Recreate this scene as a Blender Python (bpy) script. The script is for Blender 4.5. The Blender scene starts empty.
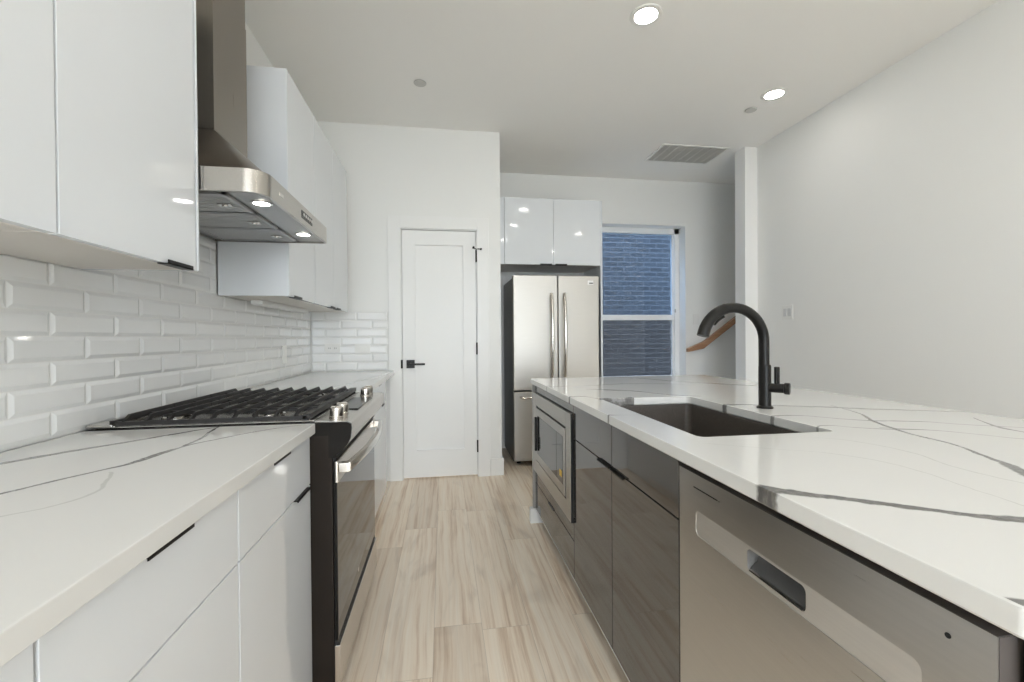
import bpy, bmesh, math, random
from mathutils import Vector, Matrix
random.seed(4)
S = bpy.context.scene
COL = S.collection
PI = math.pi

# ------------------------------------------------------------------ camera
CAMZ = 1.16
cd = bpy.data.cameras.new('camera'); cam = bpy.data.objects.new('camera', cd); COL.objects.link(cam)
fw = Vector((0.15257381, 0.98825977, -0.00799071))
rt = Vector((0.9882531, -0.15263461, -0.00764729))
up = Vector((0.00877717, 0.00673006, 0.99993883))
cam.matrix_world = Matrix(((rt.x, up.x, -fw.x, 0), (rt.y, up.y, -fw.y, 0), (rt.z, up.z, -fw.z, CAMZ), (0, 0, 0, 1)))
cd.sensor_fit = 'HORIZONTAL'; cd.sensor_width = 36.0; cd.lens = 445.11 / 1024 * 36.0
cd.clip_start = 0.02; cd.clip_end = 200
S.camera = cam

# ------------------------------------------------------------------ world, light, exposure
W = bpy.data.worlds.new('sky'); S.world = W; W.use_nodes = True
bg = W.node_tree.nodes['Background']
bg.inputs[0].default_value = (0.84, 0.92, 1.0, 1)
bg.inputs[1].default_value = 9.0
LAMP = 36.0            # recessed ceiling lamps
HOODLAMP = 14.0
S.view_settings.view_transform = 'Standard'
S.view_settings.look = 'None'
S.view_settings.gamma = 1.0
S.view_settings.use_curve_mapping = False
S.view_settings.exposure = .62
S.cycles.use_denoising = True
S.cycles.max_bounces = 12
S.cycles.diffuse_bounces = 8
S.cycles.glossy_bounces = 6
S.cycles.transparent_max_bounces = 12
S.cycles.sample_clamp_indirect = 8.0
S.cycles.caustics_reflective = False
S.cycles.caustics_refractive = False

# ------------------------------------------------------------------ node helpers
def newmat(name):
    m = bpy.data.materials.new(name); m.use_nodes = True
    nt = m.node_tree
    return m, nt, nt.nodes['Principled BSDF']

def setp(b, **k):
    names = {'color': 'Base Color', 'rough': 'Roughness', 'metal': 'Metallic', 'spec': 'Specular IOR Level', 'coat': 'Coat Weight', 'coat_rough': 'Coat Roughness', 'aniso': 'Anisotropic'}
    for a, v in k.items():
        s = b.inputs[names[a]]
        s.default_value = (*v, 1) if a == 'color' else v

class NT:
    """small helper that chains shader math"""
    def __init__(self, nt): self.nt = nt
    def n(self, kind, **k):
        x = self.nt.nodes.new(kind)
        for a, v in k.items(): setattr(x, a, v)
        return x
    def put(self, sock, v):
        if isinstance(v, (int, float)): sock.default_value = v
        elif isinstance(v, (tuple, list)): sock.default_value = v
        else: self.nt.links.new(v, sock)
    def m(self, op, a, b=None, c=None, clamp=False):
        x = self.n('ShaderNodeMath', operation=op, use_clamp=clamp)
        self.put(x.inputs[0], a)
        if b is not None: self.put(x.inputs[1], b)
        if c is not None: self.put(x.inputs[2], c)
        return x.outputs[0]
    def xyz(self):
        g = self.n('ShaderNodeNewGeometry'); s = self.n('ShaderNodeSeparateXYZ')
        self.nt.links.new(g.outputs['Position'], s.inputs[0])
        return g.outputs['Position'], s.outputs[0], s.outputs[1], s.outputs[2]
    def comb(self, x, y, z):
        c = self.n('ShaderNodeCombineXYZ')
        for i, v in enumerate((x, y, z)): self.put(c.inputs[i], v)
        return c.outputs[0]
    def noise(self, vec, scale, detail=3, rough=.5, dist=0):
        x = self.n('ShaderNodeTexNoise')
        self.put(x.inputs['Vector'], vec); x.inputs['Scale'].default_value = scale
        x.inputs['Detail'].default_value = detail; x.inputs['Roughness'].default_value = rough
        x.inputs['Distortion'].default_value = dist
        return x.outputs[0]
    def white(self, a, b=0.0):
        x = self.n('ShaderNodeTexWhiteNoise', noise_dimensions='2D')
        self.put(x.inputs['Vector'], self.comb(a, b, 0.0))
        return x.outputs[0]
    def mix(self, f, a, b, blend='MIX'):
        x = self.n('ShaderNodeMix', data_type='RGBA', blend_type=blend)
        self.put(x.inputs[0], f)
        for s, v in ((x.inputs[6], a), (x.inputs[7], b)):
            self.put(s, (*v, 1) if isinstance(v, tuple) and len(v) == 3 else v)
        return x.outputs[2]
    def ramp(self, f, stops):
        x = self.n('ShaderNodeValToRGB'); cr = x.color_ramp
        while len(cr.elements) < len(stops): cr.elements.new(.5)
        for e, (p, c) in zip(cr.elements, stops): e.position = p; e.color = (*c, 1)
        self.put(x.inputs[0], f)
        return x.outputs[0]
    def bump(self, b, h, strength=.1, dist=.001):
        x = self.n('ShaderNodeBump'); x.inputs['Strength'].default_value = strength
        x.inputs['Distance'].default_value = dist
        self.put(x.inputs['Height'], h); self.nt.links.new(x.outputs[0], b.inputs['Normal'])

def plain(name, color, rough, metal=0.0, spec=.5, var=.015, coat=0.0):
    """a flat finish with a faint procedural variation"""
    m, nt, b = newmat(name); N = NT(nt)
    setp(b, color=color, rough=rough, metal=metal, spec=spec, coat=coat)
    pos, x, y, z = N.xyz()
    f = N.noise(pos, 3.0, 2)
    d = tuple(max(0, c * (1 - var * 2)) for c in color); l = tuple(min(1, c * (1 + var * 2)) for c in color)
    nt.links.new(N.mix(f, d, l), b.inputs['Base Color'])
    return m

def paint(name, color, rough=.55):
    m, nt, b = newmat(name); N = NT(nt)
    setp(b, color=color, rough=rough, spec=.3)
    pos, x, y, z = N.xyz()
    N.bump(b, N.noise(pos, 220, 2), .05, .0006)
    return m

def steel(name, color, rough=.24, axis='y', scale=260, band=.10):
    """brushed steel: fine streaks along one axis"""
    m, nt, b = newmat(name); N = NT(nt)
    setp(b, color=color, metal=1.0, rough=rough)
    pos, x, y, z = N.xyz()
    k = {'x': (.02, 1, 1), 'y': (1, .02, 1), 'z': (1, 1, .02)}[axis]
    v = N.comb(N.m('MULTIPLY', x, k[0]), N.m('MULTIPLY', y, k[1]), N.m('MULTIPLY', z, k[2]))
    f = N.noise(v, scale, 2, .6)
    nt.links.new(N.m('MULTIPLY_ADD', f, band, rough - band / 2), b.inputs['Roughness'])
    nt.links.new(N.mix(f, tuple(c * .93 for c in color), tuple(min(1, c * 1.05) for c in color)), b.inputs['Base Color'])
    return m

def emit(name, color, strength):
    m, nt, b = newmat(name)
    setp(b, color=(.8, .8, .8), rough=.4)
    b.inputs['Emission Color'].default_value = (*color, 1); b.inputs['Emission Strength'].default_value = strength
    return m

def glass(name, tint, haze=0.0):
    m = bpy.data.materials.new(name); m.use_nodes = True; nt = m.node_tree; N = NT(nt)
    nt.nodes.remove(nt.nodes['Principled BSDF']); out = nt.nodes['Material Output']
    t = N.n('ShaderNodeBsdfTransparent'); t.inputs[0].default_value = (*tint, 1)
    g = N.n('ShaderNodeBsdfGlossy'); g.inputs['Roughness'].default_value = .02
    lw = N.n('ShaderNodeLayerWeight'); lw.inputs['Blend'].default_value = .5
    fr = N.m('MULTIPLY_ADD', N.m('POWER', lw.outputs['Facing'], 5.0), .90, .04)
    mx = N.n('ShaderNodeMixShader')
    nt.links.new(fr, mx.inputs[0]); nt.links.new(t.outputs[0], mx.inputs[1]); nt.links.new(g.outputs[0], mx.inputs[2])
    nt.links.new(mx.outputs[0], out.inputs[0])
    return m

def quartz(name, veins, base=(.73, .73, .715)):
    """white quartz; each vein is (axis, [(s, t, halfwidth)...], strength)"""
    m, nt, b = newmat(name); N = NT(nt)
    setp(b, rough=.07, spec=.5)
    pos, x, y, z = N.xyz()
    wob = N.m('SUBTRACT', N.noise(pos, 9, 4, .6), .5)
    wob2 = N.m('SUBTRACT', N.noise(N.comb(N.m('ADD', x, 7.3), y, z), 30, 3, .6), .5)
    wv = N.m('ADD', N.m('MULTIPLY', wob, .018), N.m('MULTIPLY', wob2, .006))
    total = None
    for axis, pts, strength in veins:
        pts = sorted((a, b_, c * 1.55) for a, b_, c in pts)
        s, t = (x, y) if axis == 'x' else (y, x)
        s0, s1 = pts[0][0], pts[-1][0]
        t0 = min(p[1] for p in pts) - .02; t1 = max(p[1] for p in pts) + .02
        wm = max(p[2] for p in pts)
        sn = N.m('DIVIDE', N.m('SUBTRACT', s, s0), s1 - s0)
        def curve(vals):
            c = N.n('ShaderNodeFloatCurve'); cu = c.mapping.curves[0]
            while len(cu.points) < len(vals): cu.points.new(.5, .5)
            for p, v in zip(cu.points, vals): p.location = v
            c.mapping.update(); N.put(c.inputs['Value'], sn)
            return c.outputs[0]
        tc = N.m('MULTIPLY_ADD', curve([((p[0] - s0) / (s1 - s0), (p[1] - t0) / (t1 - t0)) for p in pts]), t1 - t0, t0)
        wc = N.m('MULTIPLY', curve([((p[0] - s0) / (s1 - s0), p[2] / wm) for p in pts]), wm)
        inside = N.m('MULTIPLY', N.m('GREATER_THAN', sn, 0.0), N.m('LESS_THAN', sn, 1.0))
        d = N.m('ABSOLUTE', N.m('SUBTRACT', N.m('ADD', t, wv), tc))
        wc = N.m('MULTIPLY', wc, N.m('MULTIPLY_ADD', wob2, 1.2, 1.0))
        k = N.m('DIVIDE', N.m('SUBTRACT', wc, d), N.m('MULTIPLY_ADD', wc, .35, .0005), clamp=True)
        k = N.m('MULTIPLY', N.m('MULTIPLY', k, inside), strength)
        total = k if total is None else N.m('MAXIMUM', total, k)
    streak = N.noise(N.comb(N.m('MULTIPLY', x, 40), N.m('MULTIPLY', y, 40), N.m('MULTIPLY', z, 14)), 2.0, 3, .6)
    dark = N.ramp(streak, [(.3, (.045, .042, .040)), (.55, (.10, .094, .088)), (.78, (.24, .225, .21))])
    cloud = N.noise(pos, 2.3, 3)
    white = N.mix(cloud, tuple(c * .97 for c in base), base)
    nt.links.new(N.mix(total, white, dark), b.inputs['Base Color'])
    return m

# ------------------------------------------------------------------ materials
M = {}
M['wall'] = paint('wall paint', (.81, .815, .80))
M['ceiling'] = paint('ceiling paint', (.86, .855, .835))
M['trim'] = paint('trim paint', (.82, .825, .815), .35)
M['white_gloss'] = plain('white gloss acrylic', (.72, .745, .77), .06, spec=.5, var=.006)
M['white_box'] = plain('white cabinet carcass', (.68, .64, .59), .4)
M['edge'] = plain('pale edge catchlight', (.80, .80, .78), .3)
M['grey_gloss'] = plain('dark grey gloss acrylic', (.062, .056, .051), .04, spec=1.0, var=.02)
M['grey_panel'] = plain('grey carcass', (.33, .32, .30), .35)
M['dark_box'] = plain('dark carcass', (.07, .06, .055), .5)
M['black'] = plain('matte black metal', (.013, .012, .011), .34, spec=.22)
M['black_gloss'] = plain('black enamel', (.010, .009, .008), .16, spec=.15)
M['range_side'] = plain('dark range side', (.018, .014, .011), .34, spec=.12)
M['rubber'] = plain('black gap', (.012, .012, .012), .7)
M['iron'] = plain('cast iron', (.022, .020, .019), .45, spec=.4, var=.1)
M['steel_y'] = steel('brushed steel sideways', (.60, .57, .53), .27, 'y')
M['steel_dw'] = steel('dishwasher steel', (.55, .54, .52), .30, 'y')
M['steel_dw2'] = steel('dishwasher band steel', (.74, .73, .71), .42, 'y')
M['steel_z'] = steel('brushed steel upright', (.60, .57, .52), .25, 'z')
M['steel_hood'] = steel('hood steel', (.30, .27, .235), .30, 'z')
M['steel_rim'] = steel('hood rim steel', (.50, .475, .44), .22, 'y')
M['steel_fr'] = steel('fridge steel', (.50, .48, .445), .44, 'x', 300, .06)
M['deck'] = plain('satin cooktop steel', (.55, .53, .50), .25, metal=1.0)
M['range_steel'] = plain('satin range steel', (.60, .57, .53), .27, metal=1.0)
M['knob'] = plain('steel knob', (.58, .55, .51), .2, metal=1.0)
M['chrome'] = plain('polished steel', (.72, .70, .67), .14, metal=1.0)
M['hood_under'] = steel('hood underside steel', (.50, .50, .50), .36, 'x')
M['fridge_side'] = plain('grey fridge side', (.13, .13, .125), .35)
M['oven_glass'] = plain('black oven glass', (.012, .009, .007), .03, spec=.6)
M['mw_glass'] = plain('microwave glass', (.015, .015, .015), .03, spec=.9)
M['tile'] = plain('glazed white tile', (.80, .805, .80), .08, spec=.55, var=.02)
M['grout'] = paint('white grout', (.74, .74, .72), .8)
M['plate'] = plain('white plastic', (.78, .78, .76), .3)
M['rocker'] = plain('pale grey rocker', (.60, .60, .60), .3)
M['slot'] = plain('dark slot', (.06, .06, .06), .5)
M['sprink'] = plain('grey cover plate', (.50, .50, .49), .4)
M['lamp'] = emit('lit lamp lens', (1.0, .96, .90), LAMP)
M['hoodlamp'] = emit('lit hood lamp', (1.0, .97, .92), HOODLAMP)
M['glass_up'] = glass('upper pane glass', (.62, .72, .84))  # blue sky reflection is put into the upper pane's tint
M['glass_low'] = glass('lower pane glass', (.58, .61, .65))
M['vinyl'] = plain('white vinyl frame', (.82, .83, .84), .35)
M['amber'] = plain('amber sticker', (.75, .50, .06), .5)

def mat_sink():
    m, nt, b = newmat('dark granite composite'); N = NT(nt)
    setp(b, rough=.38, spec=.4)
    pos, x, y, z = N.xyz()
    f = N.noise(pos, 420, 2, .7)
    nt.links.new(N.ramp(f, [(.35, (.045, .038, .033)), (.6, (.10, .086, .075)), (.75, (.20, .18, .16))]), b.inputs['Base Color'])
    return m
M['sink'] = mat_sink()

def mat_wood_floor():
    m, nt, b = newmat('oak plank floor'); N = NT(nt)
    setp(b, rough=.34, spec=.42)
    pos, x, y, z = N.xyz()
    PW, PL = .19, 1.22
    cx = N.m('DIVIDE', N.m('ADD', x, .046), PW); col = N.m('FLOOR', cx); fx = N.m('FRACT', cx)
    off = N.white(col, 3.7)
    cy = N.m('ADD', N.m('DIVIDE', y, PL), N.m('MULTIPLY', off, 5.0)); row = N.m('FLOOR', cy); fy = N.m('FRACT', cy)
    rnd = N.white(col, row)
    rz = N.m('MULTIPLY', rnd, 40)
    warp = N.noise(N.comb(N.m('MULTIPLY', x, 3.0), N.m('MULTIPLY', y, 1.1), rz), 1.6, 2)
    gx = N.m('ADD', x, N.m('MULTIPLY', warp, .035))
    g1 = N.noise(N.comb(N.m('MULTIPLY', gx, 30), N.m('MULTIPLY', y, .8), rz), 1.0, 7, .68, .12)
    g2 = N.noise(N.comb(N.m('MULTIPLY', gx, 110), N.m('MULTIPLY', y, 2.6), rz), 1.0, 3, .6)
    knot = N.noise(N.comb(N.m('MULTIPLY', x, 7), N.m('MULTIPLY', y, 1.6), rz), 1.0, 3, .55, 1.2)
    base = N.ramp(g1, [(.24, (.48, .335, .22)), (.39, (.74, .595, .455)), (.49, (.89, .78, .645)), (.70, (.93, .855, .745))])
    fine = N.ramp(g2, [(.3, (.90, .885, .87)), (.55, (1.0, 1.0, 1.0))])
    c = N.mix(.75, base, fine, 'MULTIPLY')
    tone = N.ramp(rnd, [(0, (.86, .83, .80)), (.5, (.98, .965, .945)), (1, (1.05, 1.05, 1.05))])
    c = N.mix(1.0, c, tone, 'MULTIPLY')
    c = N.mix(N.m('MULTIPLY', N.m('SUBTRACT', knot, .56, clamp=True), 1.6, clamp=True), c, (.30, .20, .13))
    ex = N.m('MINIMUM', fx, N.m('SUBTRACT', 1.0, fx)); ey = N.m('MINIMUM', fy, N.m('SUBTRACT', 1.0, fy))
    seam = N.m('MAXIMUM', N.m('LESS_THAN', ex, .006), N.m('LESS_THAN', ey, .0012))
    c = N.mix(N.m('MULTIPLY', seam, .28), c, (.16, .11, .075))
    nt.links.new(c, b.inputs['Base Color'])
    N.bump(b, N.m('SUBTRACT', g2, N.m('MULTIPLY', seam, 2.0)), .10, .0006)
    nt.links.new(N.m('MULTIPLY_ADD', g2, .12, .29), b.inputs['Roughness'])
    return m
M['floor'] = mat_wood_floor()

def mat_rail():
    m, nt, b = newmat('stained wood rail'); N = NT(nt)
    setp(b, rough=.35)
    pos, x, y, z = N.xyz()
    f = N.noise(N.comb(N.m('MULTIPLY', x, 3), N.m('MULTIPLY', y, 40), N.m('MULTIPLY', z, 40)), 1.0, 4)
    nt.links.new(N.ramp(f, [(.3, (.30, .15, .08)), (.7, (.46, .27, .16))]), b.inputs['Base Color'])
    return m
M['rail'] = mat_rail()

def mat_brick():
    m, nt, b = newmat('dark grey brick'); N = NT(nt)
    setp(b, rough=.75)
    pos, x, y, z = N.xyz()
    br = N.n('ShaderNodeTexBrick'); N.put(br.inputs['Vector'], N.comb(x, z, 0.0))
    br.inputs['Scale'].default_value = 1.0
    br.inputs['Brick Width'].default_value = .215; br.inputs['Row Height'].default_value = .075
    br.inputs['Mortar Size'].default_value = .009; br.inputs['Mortar Smooth'].default_value = .2
    br.inputs['Color1'].default_value = (.012, .013, .016, 1); br.inputs['Color2'].default_value = (.024, .026, .031, 1)  # faint blue of the sky light is mixed into the brick colours
    br.inputs['Mortar'].default_value = (.058, .060, .066, 1)
    n = N.noise(pos, 30, 3)
    nt.links.new(N.mix(.5, br.outputs[0], N.ramp(n, [(.3, (.6, .6, .6)), (.7, (1.3, 1.3, 1.3))]), 'MULTIPLY'), b.inputs['Base Color'])
    N.bump(b, N.m('SUBTRACT', 1.0, br.outputs[1]), .5, .006)
    return m
M['brick'] = mat_brick()
M['concrete'] = paint('pale concrete', (.42, .41, .39), .8)

# ------------------------------------------------------------------ mesh builder
class MB:
    def __init__(self): self.bm = bmesh.new()
    def _add(self, t):
        me = bpy.data.meshes.new('tmp'); t.to_mesh(me); t.free()
        self.bm.from_mesh(me); bpy.data.meshes.remove(me)
        return self
    def box(self, x0, x1, y0, y1, z0, z1, bev=0.0, seg=2):
        t = bmesh.new(); bmesh.ops.create_cube(t, size=1)
        sx, sy, sz = x1 - x0, y1 - y0, z1 - z0
        for v in t.verts: v.co = Vector(((x0 + x1) / 2 + v.co.x * sx, (y0 + y1) / 2 + v.co.y * sy, (z0 + z1) / 2 + v.co.z * sz))
        if bev: bmesh.ops.bevel(t, geom=t.edges[:], offset=min(bev, .49 * min(sx, sy, sz)), segments=seg, affect='EDGES', profile=.5)
        return self._add(t)
    def prism(self, poly, axis, a, b, bev=0.0, seg=2):
        """poly in the two other axes, in order (x: y,z) (y: x,z) (z: x,y)"""
        t = bmesh.new()
        def P(p, w): return {'x': (w, p[0], p[1]), 'y': (p[0], w, p[1]), 'z': (p[0], p[1], w)}[axis]
        lo = [t.verts.new(P(p, a)) for p in poly]; hi = [t.verts.new(P(p, b)) for p in poly]
        t.faces.new(lo); t.faces.new(hi[::-1])
        n = len(poly)
        for i in range(n): t.faces.new((lo[i], hi[i], hi[(i + 1) % n], lo[(i + 1) % n]))
        bmesh.ops.recalc_face_normals(t, faces=t.faces[:])
        if bev: bmesh.ops.bevel(t, geom=t.edges[:], offset=bev, segments=seg, affect='EDGES', profile=.5)
        return self._add(t)
    def rings(self, rings, cap0=True, cap1=True, closed=False):
        t = bmesh.new(); R = [[t.verts.new(p) for p in r] for r in rings]; n = len(R[0])
        pairs = list(zip(R, R[1:])) + ([(R[-1], R[0])] if closed else [])
        for A, B in pairs:
            for i in range(n): t.faces.new((A[i], A[(i + 1) % n], B[(i + 1) % n], B[i]))
        if not closed:
            if cap0: t.faces.new(R[0][::-1])
            if cap1: t.faces.new(R[-1])
        bmesh.ops.recalc_face_normals(t, faces=t.faces[:])
        return self._add(t)
    def lathe(self, prof, org, axis=(0, 0, 1), n=32, closed=False):
        """prof: list of (radius, distance along the axis)"""
        ax = Vector(axis).normalized(); q = Vector((0, 0, 1)).rotation_difference(ax); o = Vector(org)
        return self.rings([[o + q @ Vector((max(r, 1e-5) * math.cos(2 * PI * i / n), max(r, 1e-5) * math.sin(2 * PI * i / n), h)) for i in range(n)] for r, h in prof], closed=closed)
    def cyl(self, p0, p1, r0, r1=None, n=24, bev=0.0):
        p0, p1 = Vector(p0), Vector(p1); L = (p1 - p0).length; r1 = r0 if r1 is None else r1
        prof = [(r0, 0), (r1, L)] if not bev else [(r0 - bev, 0), (r0 - bev * .3, bev * .3), (r0, bev), (r1, L - bev), (r1 - bev * .3, L - bev * .3), (r1 - bev, L)]
        return self.lathe(prof, p0, p1 - p0, n)
    def sweep(self, pts, section, upv=(0, 0, 1), scale=None):
        """section: list of (side, up) offsets swept along pts"""
        pts = [Vector(p) for p in pts]; rings = []; U = Vector(upv)
        for i, p in enumerate(pts):
            d = (pts[min(i + 1, len(pts) - 1)] - pts[max(i - 1, 0)]).normalized()
            s = d.cross(U).normalized(); u = s.cross(d).normalized(); k = scale[i] if scale else 1
            rings.append([p + s * a * k + u * b * k for a, b in section])
        return self.rings(rings)
    def tube(self, pts, r, n=16, upv=(0, 0, 1), scale=None):
        return self.sweep(pts, [(r * math.cos(2 * PI * i / n), r * math.sin(2 * PI * i / n)) for i in range(n)], upv, scale)
    def slab(self, outer, holes, z0, z1, r=.003):
        """flat slab with holes and eased edges; loops are 2-D point lists"""
        def inset(loop, d, hole):
            n = len(loop); out = []
            area = sum(loop[i][0] * loop[(i + 1) % n][1] - loop[(i + 1) % n][0] * loop[i][1] for i in range(n))
            sg = 1 if area > 0 else -1
            if hole: sg = -sg
            for i in range(n):
                a, p, c = Vector(loop[i - 1]), Vector(loop[i]), Vector(loop[(i + 1) % n])
                e1 = (p - a).normalized(); e2 = (c - p).normalized()
                n1 = Vector((-e1.y, e1.x)) * sg; n2 = Vector((-e2.y, e2.x)) * sg
                bis = n1 + n2; k = 2 * d / max(bis.length_squared, 1e-6)
                out.append(tuple(p + bis * k))
            return out
        t = bmesh.new(); loops = [(outer, False)] + [(h, True) for h in holes]
        tops, bots = [], []
        for loop, hole in loops:
            L = [(inset(loop, r, hole), z1), (inset(loop, r * .3, hole), z1 - r * .3), (loop, z1 - r), (loop, z0 + r), (inset(loop, r, hole), z0)]
            R = [[t.verts.new((p[0], p[1], z)) for p in pl] for pl, z in L]; n = len(loop)
            for A, B in zip(R, R[1:]):
                for i in range(n): t.faces.new((A[i], A[(i + 1) % n], B[(i + 1) % n], B[i]))
            tops.append(R[0]); bots.append(R[-1])
        for grp in (tops, bots):
            ed = []
            for R in grp:
                for i in range(len(R)):
                    ed.append(t.edges.get((R[i], R[(i + 1) % len(R)])))
            bmesh.ops.triangle_fill(t, edges=ed, use_beauty=True)
        bmesh.ops.recalc_face_normals(t, faces=t.faces[:])
        return self._add(t)

ORG = {}
def obj(name, mb, mat, parent=None, org=None, label=None, sharp=.55):
    bm = mb.bm
    o0 = Vector(ORG[parent.name]) if parent is not None else Vector(org or (0, 0, 0))
    bmesh.ops.translate(bm, verts=bm.verts[:], vec=-o0)
    for f in bm.faces: f.smooth = True
    for e in bm.edges:
        if len(e.link_faces) == 2 and e.calc_face_angle(0) > sharp: e.smooth = False
    me = bpy.data.meshes.new(name); bm.to_mesh(me); bm.free(); me.materials.append(mat)
    o = bpy.data.objects.new(name, me); COL.objects.link(o)
    if parent is not None: o.parent = parent
    else: o.location = o0
    ORG[o.name] = tuple(o0)
    wn = o.modifiers.new('weighted normals', 'WEIGHTED_NORMAL'); wn.keep_sharp = True; wn.weight = 80
    if label: o['label'] = label
    return o
def tag(o, label, cat, group=None):
    o['label'] = label; o['category'] = cat
    if group: o['group'] = group
    return o
def thing(name, label, cat, loc, group=None):
    o = bpy.data.objects.new(name, None); COL.objects.link(o); o.location = loc; o.empty_display_size = .1
    ORG[o.name] = tuple(loc)
    return tag(o, label, cat, group)
def struct(name, mb, mat, parent=None, label=None):
    o = obj(name, mb, mat, parent)
    if parent is None: o['kind'] = 'structure'
    if label: o['label'] = label
    return o
def copy_tree(src, parent=None):
    c = src.copy(); COL.objects.link(c)
    if parent is not None: c.parent = parent
    for ch in list(src.children): copy_tree(ch, c)
    return c
def rrect(x0, x1, y0, y1, r, n=6):
    pts = []
    for cx, cy, a0 in ((x1 - r, y1 - r, 0), (x0 + r, y1 - r, 90), (x0 + r, y0 + r, 180), (x1 - r, y0 + r, 270)):
        for i in range(n + 1):
            a = math.radians(a0 + 90 * i / n); pts.append((cx + r * math.cos(a), cy + r * math.sin(a)))
    return pts

# ------------------------------------------------------------------ main measures
H = 2.88                      # ceiling
CT = .899; CB = .867          # counter top and underside
XL = -1.045; XT = -1.030      # left wall, tile face
XR = 2.851
YP = 3.721; YF = 4.616        # pantry wall, fridge wall
YB = -3.4                     # wall behind the camera

# ------------------------------------------------------------------ the room shell
struct('floor', MB().box(-1.2, 4.5, YB - .2, 4.95, -.08, 0), M['floor'])
struct('ceiling', MB().box(-1.2, 4.5, YB - .2, 4.95, H, H + .1), M['ceiling'])
struct('wall_left', MB().box(XL - .12, XL, YB - .12, YP + .9, 0, H), M['wall'])
struct('wall_right', MB().box(XR, XR + .12, YB - .12, 3.83, 0, H), M['wall'])
struct('wall_column', MB().box(2.727, XR - .0005, 3.69, 3.83, 0, H), M['trim'])
struct('wall_stairwell', MB().box(XR + .12, 4.42, 3.71, 3.83, 0, H).box(4.30, 4.42, 3.83, YF + .3, 0, H), M['wall'])
# pantry wall with the door opening
DX0, DX1, DZ = -.337, .283, 2.055
w = MB().box(XL, DX0, YP, YP + .12, 0, H).box(DX1, .482, YP, YP + .12, 0, H).box(DX0, DX1, YP, YP + .12, DZ, H)
w.box(.362, .482, YP + .12, YF, 0, H)
struct('wall_pantry', w, M['wall'])
# fridge wall with the window opening
WX0, WX1, WZ0, WZ1 = 1.60, 2.675, .66, 2.385
w = MB().box(.362, WX0, YF, YF + .30, 0, H).box(WX1, 4.42, YF, YF + .30, 0, H).box(WX0, WX1, YF, YF + .30, 0, WZ0).box(WX0, WX1, YF, YF + .30, WZ1, H)
struct('wall_fridge', w, M['wall'])
# wall behind the camera: wide glazed opening on the living side
w = MB().box(XL, -.75, YB - .12, YB, 0, H).box(1.75, XR, YB - .12, YB, 0, H).box(-.75, 1.75, YB - .12, YB, 2.55, H).box(.45, .55, YB - .12, YB, 0, 2.55).box(-.75, 1.75, YB - .12, YB, 0, .12)
struct('wall_back', w, M['wall'])
for i, (a, b) in enumerate(((-.75, .45), (.55, 1.75))):
    wo = struct('window_%d' % (i + 2), MB().box(a, b, YB - .09, YB - .03, .12, .18).box(a, b, YB - .09, YB - .03, 2.49, 2.55).box(a, a + .06, YB - .09, YB - .03, .18, 2.49).box(b - .06, b, YB - .09, YB - .03, .18, 2.49).box(a + .06, b - .06, YB - .085, YB - .035, 1.65, 1.70), M['vinyl'])
    L = bpy.data.lights.new('window_portal', 'AREA'); L.shape = 'RECTANGLE'; L.size = b - a; L.size_y = 2.43; L.cycles.is_portal = True
    lo = bpy.data.objects.new('window_portal', L); COL.objects.link(lo); lo.location = ((a + b) / 2, YB - .06, 1.335); lo.rotation_euler = (PI / 2, 0, 0)
struct('ground', MB().box(-20, 24, -24, YB - .2, -.12, -.08), M['concrete'])
struct('alley', MB().box(-4, 8, 4.95, 6.6, -.5, -.4), M['concrete'])
struct('sky_blocker_wall', MB().box(-3, 7, 4.70, 4.915, H + .105, 3.6), M['wall'])  # unseen wall added to cut the sky light reaching the alley
# baseboards
struct('baseboard_pantry', MB().box(.383, .4965, YP - .0145, YP - .0005, 0, .145, .003).box(.4825, .4965, YP, YF - .001, 0, .145, .003), M['trim'])
struct('baseboard_fridge', MB().box(1.53, 4.29, YF - .0145, YF - .0005, 0, .145, .003), M['trim'])
struct('baseboard_right', MB().box(XR - .0145, XR - .0005, YB, 3.688, 0, .145, .003), M['trim'])
# door casing
c = MB()
c.box(DX0 - .098, DX0, YP - .018, YP - .0005, 0, DZ + .098, .002).box(DX1, DX1 + .098, YP - .018, YP - .0005, 0, DZ + .098, .002).box(DX0, DX1, YP - .018, YP - .0005, DZ, DZ + .098, .002)
struct('trim_1', c, M['trim'])
# jamb + door leaf
j = MB().box(DX0 + .0005, DX0 + .006, YP - .0, YP + .119, 0, DZ).box(DX1 - .006, DX1 - .0005, YP, YP + .119, 0, DZ).box(DX0 + .006, DX1 - .006, YP, YP + .119, DZ - .006, DZ - .0005)
struct('trim_2', j, M['trim'])
door = struct('door_1', MB().box(DX0 + .010, DX1 - .010, YP + .022, YP + .055, .014, DZ - .011), M['trim'])
a0, a1, b0, b1 = DX0 + .010, DX1 - .010, .014, DZ - .011
pz0, pz1, px0, px1 = .235, 1.925, a0 + .105, a1 - .105
f = MB().box(a0, px0, YP + .006, YP + .0215, b0, b1).box(px1, a1, YP + .006, YP + .0215, b0, b1).box(px0, px1, YP + .006, YP + .0215, b0, pz0).box(px0, px1, YP + .006, YP + .0215, pz1, b1)
struct('door_frame', f, M['trim'], door)
hd = struct('door_handle', MB().box(-.298, -.232, YP - .010, YP + .005, .916, .982, .002), M['black'], door, 'black square rose with lever')
struct('lever', MB().cyl((-.265, YP - .010, .949), (-.265, YP - .050, .949), .010).box(-.275, -.148, YP - .058, YP - .045, .941, .957, .003), M['black'], hd)
struct('latch_plate', MB().box(DX0 - .005, DX0 + .012, YP - .022, YP - .0185, .915, .985, .002), M['black'], door, 'black strike plate')
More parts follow.
